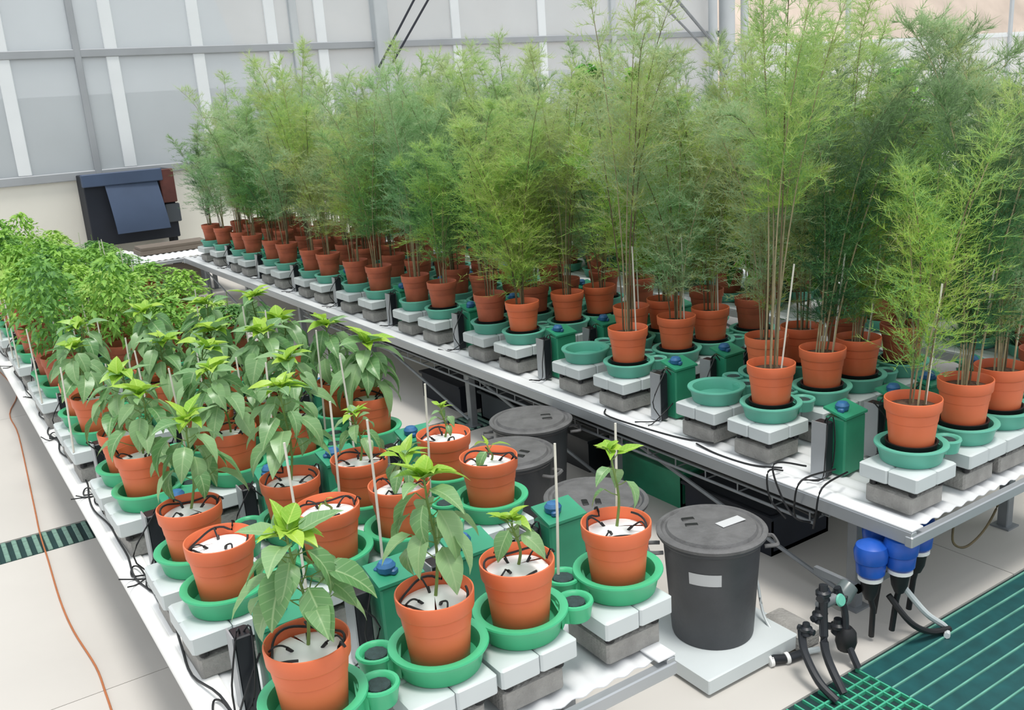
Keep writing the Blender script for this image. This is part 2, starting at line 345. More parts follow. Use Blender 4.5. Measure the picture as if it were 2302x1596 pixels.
# ================================================================== FURNITURE: benches
def corr(name, x0, x1, y0, y1, z, amp=.0055, per=.075):
    n = int((x1 - x0) / per * 6); vs = []; fs = []
    for i in range(n + 1):
        x = x0 + (x1 - x0) * i / n; zz = z + amp * math.cos(2 * PI * (x - x0) / per)
        vs += [(x, y0, zz), (x, y1, zz), (x, y0, zz - .003)]
    for i in range(n): a = i * 3; fs += [(a, a + 3, a + 4, a + 1), (a + 2, a + 5, a + 3, a)]
    return MB().add(vs, fs).mesh(name, M_corr)
TOP = .51
def bench(x0, x1, y0, y1, label, leftwhite=False, legs=True):
    t = empty('growing_bench', ((x0 + x1) / 2, (y0 + y1) / 2, 0), label, 'bench')
    cx, cy = (x0 + x1) / 2, (y0 + y1) / 2; hx, hy = (x1 - x0) / 2, (y1 - y0) / 2
    part('corrugated_sheet', corr('sheet', -hx + .02, hx - .02, -hy + .03, hy - .03, TOP - .006), t)
    L_ = lambda m: m
    def rail(ax, c, s):
        b = MB()
        if ax == 'y':   # runs along y
            b.box(c - .016, c + .016, -hy, hy, TOP - .055, TOP + .002, .004)
        else:
            b.box(-hx - .003, hx + .003, c - (.018 if c < 0 else .014), c + (.014 if c < 0 else .018), TOP - .06, TOP - .016, .004)
        return b
    LIP = MB().box(-.034, .034, -hy, hy, 0, .008, .002).mesh('lip', M_corr, False)
    part('rail_lip', LIP, t, (hx - .034, 0, TOP + .003))
    if not leftwhite: part('rail_lip', LIP, t, (-hx + .034, 0, TOP + .003))
    part('side_rail', rail('y', hx - .016, 1).mesh('rail', M_alu, False), t)
    if leftwhite:
        part('side_rail', MB().tube([(-hx + .02, -hy, TOP - .03), (-hx + .02, hy, TOP - .03)], .036, 12).box(-hx + .02, -hx + .085, -hy, hy, TOP - .012, TOP + .006, .003).mesh('white_rail', M_white), t, label='glossy white rounded edge rail')
    else: part('side_rail', rail('y', -hx + .016, -1).mesh('rail', M_alu, False), t)
    part('end_rail', rail('x', -hy + .014, 1).mesh('rail', M_alu, False), t); part('end_rail', rail('x', hy - .014, 1).mesh('rail', M_alu, False), t)
    if legs:
        LEG = MB().box(-.025, .025, -.025, .025, 0, TOP - .06, .004).box(-.045, .045, -.045, .045, 0, .008).mesh('leg', M_alud, False)
        XB = MB().box(-hx + .1, hx - .1, -.02, .02, TOP - .1, TOP - .06, .003).mesh('cross_bar', M_alud, False)
        k = max(2, int((y1 - y0) / 1.6) + 1)
        for i in range(k):
            y = -hy + .35 + (2 * hy - .7) * i / (k - 1)
            part('cross_bar', XB, t, (0, y, 0))
            for s in (-1, 1): part('leg', LEG, t, (s * (hx - .16), y, 0))
            if i < k - 1:
                y2 = -hy + .35 + (2 * hy - .7) * (i + 1) / (k - 1)
                part('brace', MB().tube([(-hx + .13, y, .05), (-hx + .13, y2, TOP - .1)], .010).mesh('brace', M_alud), t)
    return t
LX = [.621, .973, 1.235, 1.588]; RX = [3.063, 3.405, 3.66, 4.0]; BX = [5.22, 5.56, 5.82, 6.16]
bench(.45, 1.65, 1.80, 10.6, 'long left bench with white rounded edge rail holding the pepper plants', True)
bench(2.82, 4.26, 1.82, 11.6, 'long grey railed bench right of the aisle holding the tall feathery plants')
bench(4.98, 6.42, 1.82, 11.6, 'rearmost bench half hidden behind the tall feathery plants')
cb = bench(1.5, 3.45, 11.72, 13.0, 'empty white corrugated cross bench at the far end by the wall', False)
# boards and bits on the empty cross bench
thing('taupe_board', MB().box(-.5, .5, -.012, .012, 0, .43).mesh('board', M_brownp, False), (2.55, 11.80, 0), 'taupe board standing under the far empty bench', 'board')
thing('white_tray', MB().box(-.25, .25, -.2, .2, 0, .09, .02).box(-.2, .2, -.15, .15, .085, .10).mesh('wtray', M_white, False), (2.1, 12.2, TOP + .003), 'white plastic tray lying on the far empty bench', 'tray')
thing('grey_panel_stack', MB().box(-.42, .42, -.2, .2, 0, .05).box(-.40, .44, -.18, .2, .052, .09).mesh('gst', M_brownp, False), (2.9, 12.5, TOP + .003), 'flat grey panels stacked on the far empty bench', 'panel stack')
# cooler in front of knee wall
ck = empty('wall_cooler', (2.86, 14.2, 0), 'slate blue boxed cooler set under the window sill at far left', 'cooler')
part('housing', MB().box(-.62, .56, -.2, .28, .5, 1.47, .01).mesh('housing', M_dark, False), ck)
vs = []; fs = []
for i in range(9):
    t = i / 8; z = 1.38 - t * .72; y = -.24 - .16 * math.sin(t * 1.5)
    vs += [(-.36 + .04 * t, y, z), (.34 + .06 * t, y + .02, z)]
for i in range(8): fs.append((2 * i, 2 * i + 1, 2 * i + 3, 2 * i + 2))
part('curtain', MB().add(vs, fs).mesh('curtain', M_slate), ck)
part('hood', MB().box(-.64, .42, -.28, -.18, 1.32, 1.49, .01).mesh('hood', M_slate, False), ck)
part('side_panel', MB().box(.38, .58, -.26, -.19, 1.0, 1.47, .01).mesh('sp', M_rust, False), ck)
part('lower_panel', MB().box(.40, .60, -.25, -.19, .72, .98, .01).mesh('lp', M_out, False), ck)
for x_ in (-.57, .51): part('leg', MB().box(-.03, .03, -.1, .2, 0, .5).mesh('cooler_leg', M_dark, False), ck, (x_, 0, 0))

# ================================================================== POTS, TRAYS, SCALES
POTP = [(0, 0), (.076, 0), (.079, .004), (.0895, .112), (.0895, .115), (.0915, .117), (.0955, .150), (.0955, .153), (.1005, .156), (.1025, .160), (.1048, .197), (.1040, .202), (.1005, .203), (.0985, .199), (.0945, .156), (.0935, .15), (.092, .12), (0, .118)]
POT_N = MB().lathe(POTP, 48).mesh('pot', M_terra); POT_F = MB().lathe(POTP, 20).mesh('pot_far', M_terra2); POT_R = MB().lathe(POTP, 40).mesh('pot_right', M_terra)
# white cover: shallow cone with a slit
def cover():
    n = 44; vs = [(0, 0, .186)]; fs = []
    for k, (r, z) in enumerate(((.03, .181), (.062, .174), (.089, .168), (.0925, .160))):
        for i in range(n):
            a = .05 + (2 * PI - .10) * i / (n - 1); vs.append((r * math.cos(a + 3.9), r * math.sin(a + 3.9), z + .002 * math.sin(3 * a)))
    for i in range(n - 1):
        fs.append((0, 1 + i, 2 + i))
        for k in range(3): a = 1 + k * n + i; fs.append((a, a + n, a + n + 1, a + 1))
    return MB().add(vs, fs).mesh('cover', M_disc)
COVER = cover(); SOIL = MB().lathe([(.086, .121), (.0905, .158), (.07, .162), (.03, .17), (0, .168)], 20).mesh('soil', M_soil)
GRAVEL = []
def ring_mesh(seed):
    r = random.Random(seed); a0 = r.uniform(0, 6.28); pts = []
    for i in range(19):
        a = a0 + i * (1.62 * PI / 18); rr = .088 + .004 * math.sin(i * 1.3); pts.append((rr * math.cos(a), rr * math.sin(a), .186 + .012 * math.sin(i * .8)))
    pts = [(pts[0][0] * 1.25, pts[0][1] * 1.25, .20), (pts[0][0] * 1.12, pts[0][1] * 1.12, .212)] + pts
    return MB().tube(spline(pts, 2), .0034, 6).mesh('ring', M_black), a0
RINGS = [ring_mesh(s) for s in range(4)]
def drip(seed):
    r = random.Random(seed); p = [(.09, 0, .192), (.075, .006, .205), (.055, .004 * r.choice((-1, 1)), .196), (.036, 0, .179)]
    return MB().tube(spline(p, 4), .0027, 5).tube([(.048, 0, .190), (.030, 0, .172)], .0048, 6, .0035).mesh('dripper', M_black)
DRIPS = [drip(s) for s in range(3)]
# trays
def tray(mt, hi):
    n = 44 if hi else 20
    prof = [(0, 0), (.106, 0), (.111, .004), (.121, .046), (.131, .058), (.1355, .066), (.134, .071), (.124, .072), (.111, .068), (.107, .056), (.103, .020), (0, .016)]
    return MB().lathe(prof, n).mesh('tray', mt)
def cup(mt, hi, s):
    """spill cup on its neck; s=+1 points to +x, -1 to -x"""
    cx_, cy_ = (.150, -.052) if s > 0 else (-.146, .078)
    n = 24 if hi else 12
    m = MB().lathe([(0, .008), (.044, .008), (.052, .050), (.055, .056), (.053, .062), (.044, .062), (.037, .056), (.034, .044), (0, .043)], n, (cx_, cy_, 0))
    d = Vector((cx_, cy_, 0)).normalized(); q = Vector((-d.y, d.x, 0))
    P0 = d * .100; P1 = Vector((cx_, cy_, 0)) - d * .030
    poly = [P0 + q * .066, P0 - q * .066, (P0 * .4 + P1 * .6) - q * .036, P1 - q * .041, P1 + q * .041, (P0 * .4 + P1 * .6) + q * .036]
    poly = [(p.x, p.y) for p in poly][::-1]
    m.prism(poly, .012, .0545)
    return m.mesh('cup', mt), (cx_, cy_)
ins_m = MB().lathe([(0, .0435), (.0335, .0435), (.031, .056), (.024, .0575), (0, .0570)], 10).mesh('strainer', M_insert)
CUPS = {(k, s): cup((M_green, M_green2)[k], True, s) for k in (0, 1) for s in (1, -1)}
TR = {(k, h): tray((M_green, M_green2)[k], h) for k in (0, 1) for h in (True, False)}
SAUCER = MB().lathe([(0, .0), (.088, .0), (.094, .055), (.0975, .062), (.090, .062), (.084, .052), (0, .05)], 32).mesh('saucer', M_black)
# scale: four quarter shells with seams, base plate, four feet
b = MB()
for sx in (-1, 1):
    for sy in (-1, 1):
        x0, x1 = (-.125, -.0012) if sx < 0 else (.0012, .125); y0, y1 = (-.125, -.0012) if sy < 0 else (.0012, .125)
        b.box(x0, x1, y0, y1, 0.0, .062, .006)
COVR = b.mesh('housing', M_scale)
FOOT = MB().lathe([(.012, -.03), (.015, -.026), (.013, 0)], 10).mesh('foot', M_black)
BASEP = MB().box(-.095, .095, -.095, .095, -.014, .001).mesh('base_plate', M_blackm, False)
BLOCK = MB().box(-.1, .1, -.1, .1, 0, .074, .007).mesh('block', M_block)
STAKE = MB().tube([(0, 0, 0), (.002, 0, .25), (0, .002, .47)], .0048, 7, .0038).mesh('stake', M_stake)
TANK = MB().box(-.062, .062, -.045, .045, 0, .20, .006).add([(-.066, -.049, .20), (.066, -.049, .20), (.066, .049, .222), (-.066, .049, .222), (-.066, -.049, .208), (.066, -.049, .208), (.066, .049, .23), (-.066, .049, .23)], [(3, 2, 1, 0), (4, 5, 6, 7), (0, 1, 5, 4), (1, 2, 6, 5), (2, 3, 7, 6), (3, 0, 4, 7)]).mesh('tank', M_tank, False)
POST = MB().box(-.026, .026, -.032, .032, 0, .24, .004).mesh('body', M_blackm, False)
POSTE = MB().box(-.031, -.026, -.034, .034, 0, .243).mesh('edge', M_alu, False)
VALVE = MB().lathe([(0, 0), (.016, 0), (.018, .012), (.024, .016), (.026, .03), (.018, .04), (0, .042)], 10).box(-.03, .034, -.012, .012, .008, .024, .004).mesh('valve', M_bluec)
CABLES = []
for s in range(4):
    r = random.Random(40 + s)
    m = MB()
    for k in range(2):
        p = [(0, 0, .22), (r.uniform(-.06, .06), -.03, .26), (r.uniform(-.10, .10), -.05, .12), (r.uniform(-.09, .09), -.04, .012), (r.uniform(-.16, -.1), r.uniform(-.06, .06), .012)]
        m.tube(spline(p, 4), .003, 5)
    CABLES.append(m.mesh('cable', M_black))

ORD = ['front', 'second', 'third', 'fourth', 'fifth', 'sixth', 'seventh', 'eighth', 'ninth', 'tenth', 'eleventh', 'twelfth', 'thirteenth', 'fourteenth', 'fifteenth', 'sixteenth', 'seventeenth', 'eighteenth', 'nineteenth', 'twentieth']
LC = ['outer left column', 'inner left column', 'inner right column', 'aisle-side column']
RC = ['aisle-side column', 'second column', 'third column', 'back column']
def station(bench_, x, y, ci, ri, near, tank, right):
    """block, scale and tray of one weighing place"""
    colw = (RC if right else LC)[ci]; bl = {'L': 'left bench', 'R': 'right bench', 'B': 'rearmost bench'}[bench_]
    where = '%s row, %s of %s' % (ORD[ri], colw, bl)
    jx = rnd.uniform(-.006, .006)
    zs = TOP + .003
    thing('concrete_block', BLOCK, (x - .03 + jx, y + .0, zs), 'grey concrete block under the scale, ' + where, 'block', 'blocks under the scales of the ' + bl, (0, 0, rnd.uniform(-.02, .02)))
    s = empty('weighing_scale', (x - .03, y - .008, zs + .104), 'pale grey square weighing scale, ' + where, 'scale', 'weighing scales of the ' + bl, rnd.uniform(-.015, .015))
    part('housing', COVR, s)
    if near:
        part('base_plate', BASEP, s)
        for fx in (-.085, .085):
            for fy in (-.085, .085): part('foot', FOOT, s, (fx, fy, 0))
    zt = zs + .104 + .0625
    g_ = 1 if right else 0
    t = empty('pot_tray', (x, y, zt), ('faded green' if right else 'bright green') + ' round pot tray, ' + where, 'tray', 'green pot trays of the ' + bl)
    part('ring_tray', TR[(g_, near)], t)
    sg = 1 if ci % 2 == 0 else -1
    me, (ux, uy) = CUPS[(g_, sg)]
    c = part('spill_cup', me, t)
    if near: part('strainer', ins_m, c, (ux, uy, 0), (0, 0, .5))
    return zt, where
def utilities(bench_, x, y, ci, ri, near, right):
    bl = {'L': 'left bench', 'R': 'right bench', 'B': 'rearmost bench'}[bench_]; colw = (RC if right else LC)[ci]
    wh = 'behind the %s row, %s of %s' % (ORD[ri], colw, bl)
    z = TOP + .003
    t = empty('drain_tank', (x + .06, y, z), 'deep green drain tank %s' % wh, 'tank', 'green drain tanks of the ' + bl, rnd.uniform(-.06, .06))
    t.scale = (1.15, 1.1, 1.25)
    part('tank_body', TANK, t)
    part('valve', VALVE, t, (-.02, 0, .205), (0, 0, rnd.uniform(0, 3)), None, None, 'blue valve')
    p = empty('control_post', (x - .055, y + .02, z), 'narrow black control post %s' % wh, 'controller', 'black control posts of the ' + bl, rnd.uniform(-.08, .08))
    part('post_body', POST, p); part('metal_edge', POSTE, p)
    part('cable', rnd.choice(CABLES), p)

# ------------------------------------------------------------------ leaves
def leaf_mesh(name, m, droop, wid=.23, fold=.10, nx=2, ny=7):
    vs = []; fs = []
    for j in range(ny + 1):
        t = j / ny
        hw = wid * (math.sin(PI * min(1, t ** .72)) ** .85) * (1 - .25 * t) if 0 < j < ny else .004
        a = droop * t; yy = (math.sin(a) / droop if abs(droop) > 1e-3 else t); zz = -(1 - math.cos(a)) / droop if abs(droop) > 1e-3 else 0
        for i in range(-nx, nx + 1):
            u = i / nx; vs.append((hw * u, yy, zz + fold * abs(u) * hw * 4 + .012 * math.sin(t * 17) * abs(u) - .05 * hw * u * u))
    k = 2 * nx + 1
    for j in range(ny):
        for i in range(k - 1): a = j * k + i; fs.append((a, a + 1, a + k + 1, a + k))
    me = MB().add(vs, fs).mesh(name, m); me.polygons.foreach_set('use_smooth', [True] * len(me.polygons)); return me
LVR = leaf_mesh('tip_leaf', M_young, .7, .33, .16)
LV = {(k, d): leaf_mesh('leaf', (M_leaf, M_young)[k], dd, ww) for k in (0, 1) for d, (dd, ww) in enumerate(((.35, .26), (.9, .29), (1.5, .27)))}
def leaf_matrix(pos, az, pitch, roll, size):
    return Matrix.Translation(pos) @ Matrix.Rotation(az - PI / 2, 4, 'Z') @ Matrix.Rotation(pitch, 4, 'X') @ Matrix.Rotation(roll, 4, 'Y') @ Matrix.Scale(size, 4)
def pepper_parts(root, rg, H, nl, ls, lean=(0, 0), z0=.178, young=5, mh=.25, spread=1.0):
    """stem with petioles, then every leaf a part of its own"""
    m = MB(); top = Vector((lean[0], lean[1], z0 + H)); base = Vector((0, 0, z0 - .01))
    def sp(t): return base.lerp(top, t) + Vector((.012 * math.sin(t * 5), .012 * math.cos(t * 4) - .012, 0))
    m.tube([sp(i / 7) for i in range(8)], .0048, 7, .0028)
    az = rg.uniform(0, 6.28); out = []
    for i in range(nl):
        t = mh + (1 - mh) * (i / max(1, nl - 1)) ** .85; az += 2.4 + rg.uniform(-.3, .3)
        p = sp(t); up = t > .86
        pl = (.05 * (1 - t) + .018) * spread * rg.uniform(.8, 1.25)
        el = rg.uniform(.3, .7) if not up else rg.uniform(.6, 1.1)
        q = p + Vector((math.cos(az) * math.cos(el), math.sin(az) * math.cos(el), math.sin(el))) * pl
        m.tube([p, (p + q) / 2 + Vector((0, 0, -.003)), q], .0016, 5)
        size = ls * (1.0 if t < .8 else 1 - (t - .8) * 1.6) * rg.uniform(.8, 1.15)
        pitch = rg.uniform(-.75, -.1) if not up else rg.uniform(0, .6)
        kind = 1 if (i >= nl - 2) else 0
        d = rg.choice((1, 1, 2)) if not up else rg.choice((0, 0, 1))
        out.append((q, az, pitch, rg.uniform(-.4, .4), size, kind, d))
    part('stem', m.mesh('stem', M_stem), root)
    for q, a, pi_, ro, s, k, d in out:
        o = bpy.data.objects.new('leaf', LV[(k, d)]); COL.objects.link(o); o.parent = root; o.matrix_local = leaf_matrix(q, a, pi_, ro, s)
    # tip rosette of small upright leaves
    for i in range(young):
        a = az + i * 2.4; s = ls * rg.uniform(.45, .8)
        o = bpy.data.objects.new('leaf', LVR if i % 3 else LV[(1, 0)]); COL.objects.link(o); o.parent = root
        o.matrix_local = leaf_matrix(top + Vector((0, 0, -.006)), a, rg.uniform(.1, 1.15), rg.uniform(-.3, .3), s)
# dense leafy bush crowns shared by the far rows: one stuff mesh each
def bush_mesh(seed, rad, H, nl, ls, m, z0=.17):
    r = np.random.RandomState(seed); V = []
    n = nl; t = r.rand(n) ** .8; th = r.rand(n) * 2 * np.pi
    prof = np.sin(np.clip(t * .85 + .15, 0, 1) * np.pi) ** .6
    rr = rad * prof * np.sqrt(r.rand(n)); P = np.stack([rr * np.cos(th), rr * np.sin(th), z0 + .02 + t * H], -1)
    a = th + r.randn(n) * .7; el = r.uniform(-.9, .6, n); d = np.stack([np.cos(a) * np.cos(el), np.sin(a) * np.cos(el), np.sin(el)], -1)
    side = np.stack([-np.sin(a), np.cos(a), r.randn(n) * .35], -1); side /= np.linalg.norm(side, axis=1)[:, None]
    L = ls * r.uniform(.6, 1.25, n)[:, None]; W = L * .26; dn = np.array([0, 0, -1.])[None]
    p0 = P; p1 = P + d * L * .38 + side * W; p2 = P + d * L + dn * L * .25; p3 = P + d * L * .38 - side * W
    mid = P + d * L * .45 + np.array([0, 0, -1.])[None] * L * .06
    T = np.concatenate([np.stack([p0, p1, mid], 1), np.stack([p1, p2, mid], 1), np.stack([p2, p3, mid], 1), np.stack([p3, p0, mid], 1)])
    return tri_mesh('bush', T, m)
BUSH = [bush_mesh(s, .17 + .02 * (s % 3), .30 + .05 * (s % 4), 520, .052, M_bush) for s in range(5)]
BUSHB = [bush_mesh(20 + s, .26, .75 + .15 * s, 1500, .10, M_bushd) for s in range(4)]
BSTEM = MB().tube([(0, 0, .16), (.005, 0, .36), (0, .005, .5)], .005, 6, .002).mesh('stem', M_stem)

# ------------------------------------------------------------------ feathery tall plants
def feather(seed, H, spread, nst=6, arch=.35, lo=.26, dens=1.0, sweep=(0, 0)):
    r = np.random.RandomState(seed); N = []; stems = []
    sw = np.array([sweep[0], sweep[1], 0.])
    for s in range(nst):
        a = r.rand() * 2 * np.pi; b0 = np.array([np.cos(a), np.sin(a), 0]) * r.uniform(.005, .045); b0[2] = .15
        h = H * r.uniform(.72, 1.08); out = spread * r.uniform(.35, 1.1); a2 = a + r.randn() * .5
        o = np.array([np.cos(a2), np.sin(a2), 0.]); side = np.array([-o[1], o[0], 0])
        ph = r.rand() * 6
        def P(t, b0=b0, h=h, out=out, o=o, side=side, ph=ph):
            t = np.asarray(t)[..., None]
            z = h * (t - arch * .35 * t ** 4)
            return b0 + o * out * (t ** 1.9) + side * (.03 * np.sin(ph + t * 5)) * t + sw * t ** 1.3 * h + np.array([0, 0, 1.]) * z
        stems.append([tuple(p) for p in P(np.linspace(0, 1, 12))])
        nb = int(84 * dens)
        tb = lo + (1 - lo) * r.rand(nb) ** .95
        PB = P(tb)
        ab = r.rand(nb) * 2 * np.pi; eb = r.uniform(.1, 1.15, nb)
        D = np.stack([np.cos(ab) * np.cos(eb), np.sin(ab) * np.cos(eb), np.sin(eb)], -1) + sw * .8
        Lb = (.07 + .30 * np.clip((1.08 - tb), 0, 1) * np.clip((tb - lo) * 5 + .35, 0, 1)) * r.uniform(.6, 1.2, nb)
        K = 9
        u = np.linspace(0, 1, K)
        droop = r.uniform(.02, .22, nb)
        C = PB[:, None] + D[:, None] * (Lb[:, None] * u)[..., None]; C[..., 2] -= (droop * Lb)[:, None] * u ** 2 * 1.6
        # branch ribbons
        w_ = .0010
        for k in range(0, K - 1, 2):
            q = C[:, k]; q2 = C[:, min(k + 2, K - 1)]; sd = np.cross(q2 - q, r.randn(nb, 3)); sd /= np.linalg.norm(sd, axis=1)[:, None] + 1e-9
            N.append(np.stack([q - sd * w_, q + sd * w_, q2], 1))
        # needles
        kn = int(30)
        idx = r.rand(nb, kn) * (K - 1.01); i0 = idx.astype(int); fr = (idx - i0)[..., None]
        ar = np.arange(nb)[:, None]
        Q = C[ar, i0] * (1 - fr) + C[ar, i0 + 1] * fr
        dd = D[:, None] + r.randn(nb, kn, 3) * .55; dd[..., 2] += .12; dd /= np.linalg.norm(dd, axis=2)[..., None]
        ln = r.uniform(.022, .062, (nb, kn, 1))
        sd = np.cross(dd, r.randn(nb, kn, 3)); sd /= np.linalg.norm(sd, axis=2)[..., None] + 1e-9
        wd = .00135
        T = np.stack([Q - sd * wd, Q + sd * wd, Q + dd * ln], 2).reshape(-1, 3, 3); N.append(T)
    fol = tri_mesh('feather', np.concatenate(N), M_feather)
    stm = []
    for p in stems: stm.append(MB().tube(p, .0042, 6, .0012).mesh('fstem', M_wood if r.rand() < .65 else M_brown))
    return fol, stm
FEA = [feather(100, 1.50, .30, 6, .35, .14), feather(101, 1.72, .42, 7, .5, .18), feather(102, 1.38, .28, 7, .2, .10, 1.2), feather(103, 1.60, .52, 7, .8, .2),
       feather(104, 1.62, .34, 7, .3, .16, 1.15), feather(105, 1.30, .44, 6, .6, .16), feather(106, 1.80, .38, 6, .5, .34), feather(107, 1.55, .30, 7, .3, .22, 1.2)]
FEB = [feather(120, 1.45, .30, 5, .5, .12, 1.1, (.42, .10)), feather(121, 1.6, .42, 7, .5, .10, 1.4, (.38, .12)), feather(122, 1.9, .22, 6, .15, .42, 1.1, (.10, .02))]
print('feather tris', sum(len(f[0].polygons) for f in FEA + FEB))

# ================================================================== LEFT BENCH
LY = [1.977, 2.684, 3.006, 3.68, 4.0, 4.66, 4.98, 5.66, 5.98, 6.66, 6.98, 7.66, 7.98, 8.66, 8.98, 9.66, 9.98]
# near plants by (row, column): label head, height, leaves, leaf size, lean, young leaves
SPEC = {
 (0, 0): ('big bright-tipped pepper', .30, 25, .135, (.0, .02), 11, .30, 1.6),
 (0, 1): ('tall yellow-tipped pepper', .33, 19, .13, (.02, .03), 11, .34, 1.45),
 (0, 2): ('low rosette pepper', .15, 10, .095, (-.01, .0), 7, .58, .8),
 (0, 3): ('thin seedling', .24, 6, .09, (.01, .03), 8, .45, 1.0),
 (1, 0): ('drip-ringed bare cover', 0, 0, 0, (0, 0), 0, 0, 0),
 (1, 1): ('cut-back stub', 0, 0, 0, (0, 0), 0, 0, 0),
 (1, 2): ('leafy leaning pepper', .12, 8, .11, (.03, 0), 4, .5, 1),
 (1, 3): ('one-leaved seedling', .07, 3, .08, (0, 0), 1, .7, .6),
 (2, 0): ('wide drooping pepper', .30, 22, .135, (.05, .04), 9, .3, 1.5),
 (2, 1): ('upright bushy pepper', .34, 26, .13, (.03, .05), 10, .28, 1.5),
 (2, 2): ('small dark-leaved pepper', .18, 14, .085, (.02, .04), 7, .35, 1),
 (2, 3): ('small curly-leaved seedling', .13, 8, .055, (0, .0), 8, .5, .8),
}
for ri, y in enumerate(LY):
    for ci, x in enumerate(LX):
        near = ri < 7
        zt, where = station('L', x, y, ci, ri, near, True, False)
        head, H, nl, ls, lean, yg, mh, spd = SPEC.get((ri, ci), (None,) * 8)
        rg = random.Random(1000 + ri * 7 + ci)
        if ri >= 3:
            head = ('leafy pepper plant' if ri < 7 else 'bushy light green plant')
        pt = empty('potted_plant', (x + rg.uniform(-.004, .004), y, zt + .0165), '%s in terracotta pot, %s' % (head, where.replace('cover, ', '')), 'potted plant', 'potted plants of the left bench', rg.uniform(0, 6.28) if (ri, ci) not in SPEC else 0)
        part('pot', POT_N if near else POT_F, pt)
        if ri < 7:
            part('cover', COVER, pt, (0, 0, 0), (0, 0, rg.uniform(0, 6)), label='white cover disc')
            me, a0 = RINGS[(ri + ci) % 4]
            hd = part('drip_ring', me, pt)
            for k in range(3): part('dripper', DRIPS[k], hd, (0, 0, 0), (0, 0, a0 + .5 + k * 1.7 + rg.uniform(-.2, .2)))
        else: part('soil', SOIL, pt)
        if ri < 3:
            if nl: pepper_parts(pt, rg, H, nl, ls, lean, .178, yg, mh, spd)
            elif (ri, ci) == (1, 1): pepper_parts(pt, rg, .05, 2, .04, (0, 0), .178, 0, .5, .6)
        elif ri < 7:
            pepper_parts(pt, rg, rg.uniform(.20, .32), rg.randint(23, 28), rg.uniform(.125, .165), (rg.uniform(-.04, .04), rg.uniform(-.04, .04)), .178, 9, .15, 1.5)
        else:
            part('foliage', BUSH[rg.randrange(5)], pt, (0, 0, 0), (0, 0, rg.uniform(0, 6.28)), (1, 1, rg.uniform(.9, 1.15) * (1.25, .98, .72, .62)[ci]), 'stuff'); part('stem', BSTEM, pt, (0, 0, 0), None, (1, 1, .8))
            if ri > 8 and ci == 0: part('foliage', BUSH[rg.randrange(5)], pt, (0, 0, .12), (0, 0, rg.uniform(0, 6.28)), (.8, .8, 1), 'stuff')
        if ri > 0 and (ri, ci) not in ((1, 0), (2, 0), (3, 0), (4, 0), (6, 0)) and rg.random() < .8:
            k = thing('plant_stake', STAKE, (x - .145, y - .125, zt), 'slim white plant stake, ' + where, 'stake', 'white stakes of the left bench', (rg.uniform(-.05, .05), rg.uniform(-.03, .06), 0))
            k.scale = (1, 1, rg.uniform(.85, 1.1))
for ri in (0, 2, 4, 6, 8, 10, 12, 14):
    y = (LY[ri] + LY[ri + 1]) / 2
    for ci, x in enumerate(LX): utilities('L', x, y + .02, ci, ri, ri < 6, False)
# extra stakes beside the front aisle pot
for px, py, lab in ((1.588 - .15, 1.977 + .10, 'slim white stake left of the front aisle-side pepper pot'), (1.588 + .085, 1.977 + .11, 'slim white stake right behind the front aisle-side pepper pot')):
    thing('plant_stake', STAKE, (px, py, TOP + .003 + .104 + .0625), lab, 'stake', None, (0, .04, 0))
# black irrigation hose along the outer rail, and orange cable on the floor
r_ = random.Random(5); pts = []
for i in range(46): pts.append((.478 + r_.uniform(-.012, .03), 1.86 + i * .19, TOP + .014 + (r_.uniform(0, .025) if i % 3 == 0 else 0)))
thing('irrigation_hose', MB().tube(spline(pts, 4), .0042, 5).mesh('hose', M_black), (0, 0, 0), 'thin black irrigation hose wandering along the white bench edge', 'hose')
pts = []
for i in range(24): pts.append((.47 + r_.uniform(-.012, .008), 1.9 + i * .36, TOP - .065 + r_.uniform(-.012, .008)))
thing('irrigation_hose', MB().tube(spline(pts, 4), .006, 6).mesh('hose2', M_black), (0, 0, 0), 'black hose slung below the white outer edge of the left bench', 'hose')
for i, (y, s) in enumerate(((2.33, 1), (3.36, .9), (4.33, 1), (5.33, 1))):
    p = [(.60, y, TOP + .18), (.53, y - .02, TOP + .07), (.49, y - .07, TOP + .02), (.50, y - .13, TOP + .015), (.535, y - .09, TOP + .03), (.51, y + .0, TOP + .02), (.465, y + .05, TOP + .012), (.485, y + .12, TOP + .015), (.50, y + .03, TOP + .03), (.495, y - .25, TOP + .016)]
    thing('drip_loop', MB().tube(spline(p, 5), .0034, 5).mesh('loop', M_black), (0, 0, 0), 'looped black drip tube on the white edge behind the %s row' % ('front', 'third', 'fifth', 'seventh')[i], 'hose')
pts = [(.30, 3.2), (.311, 3.449), (.315, 3.572), (.319, 3.796), (.293, 4.158), (.29, 4.501), (.308, 5.0), (.321, 5.388), (.353, 5.901), (.44, 7.361), (.45, 8.0), (.573, 8.7), (.5, 10)]
pts = [(x, y, .0065) for x, y in pts]; pts = [(.28, 2.4, .0065)] + pts
thing('orange_cable', MB().tube(spline(pts, 5), .0042, 6).mesh('oc', M_orange), (0, 0, 0), 'thin orange cable lying across the pale floor at left', 'cable')

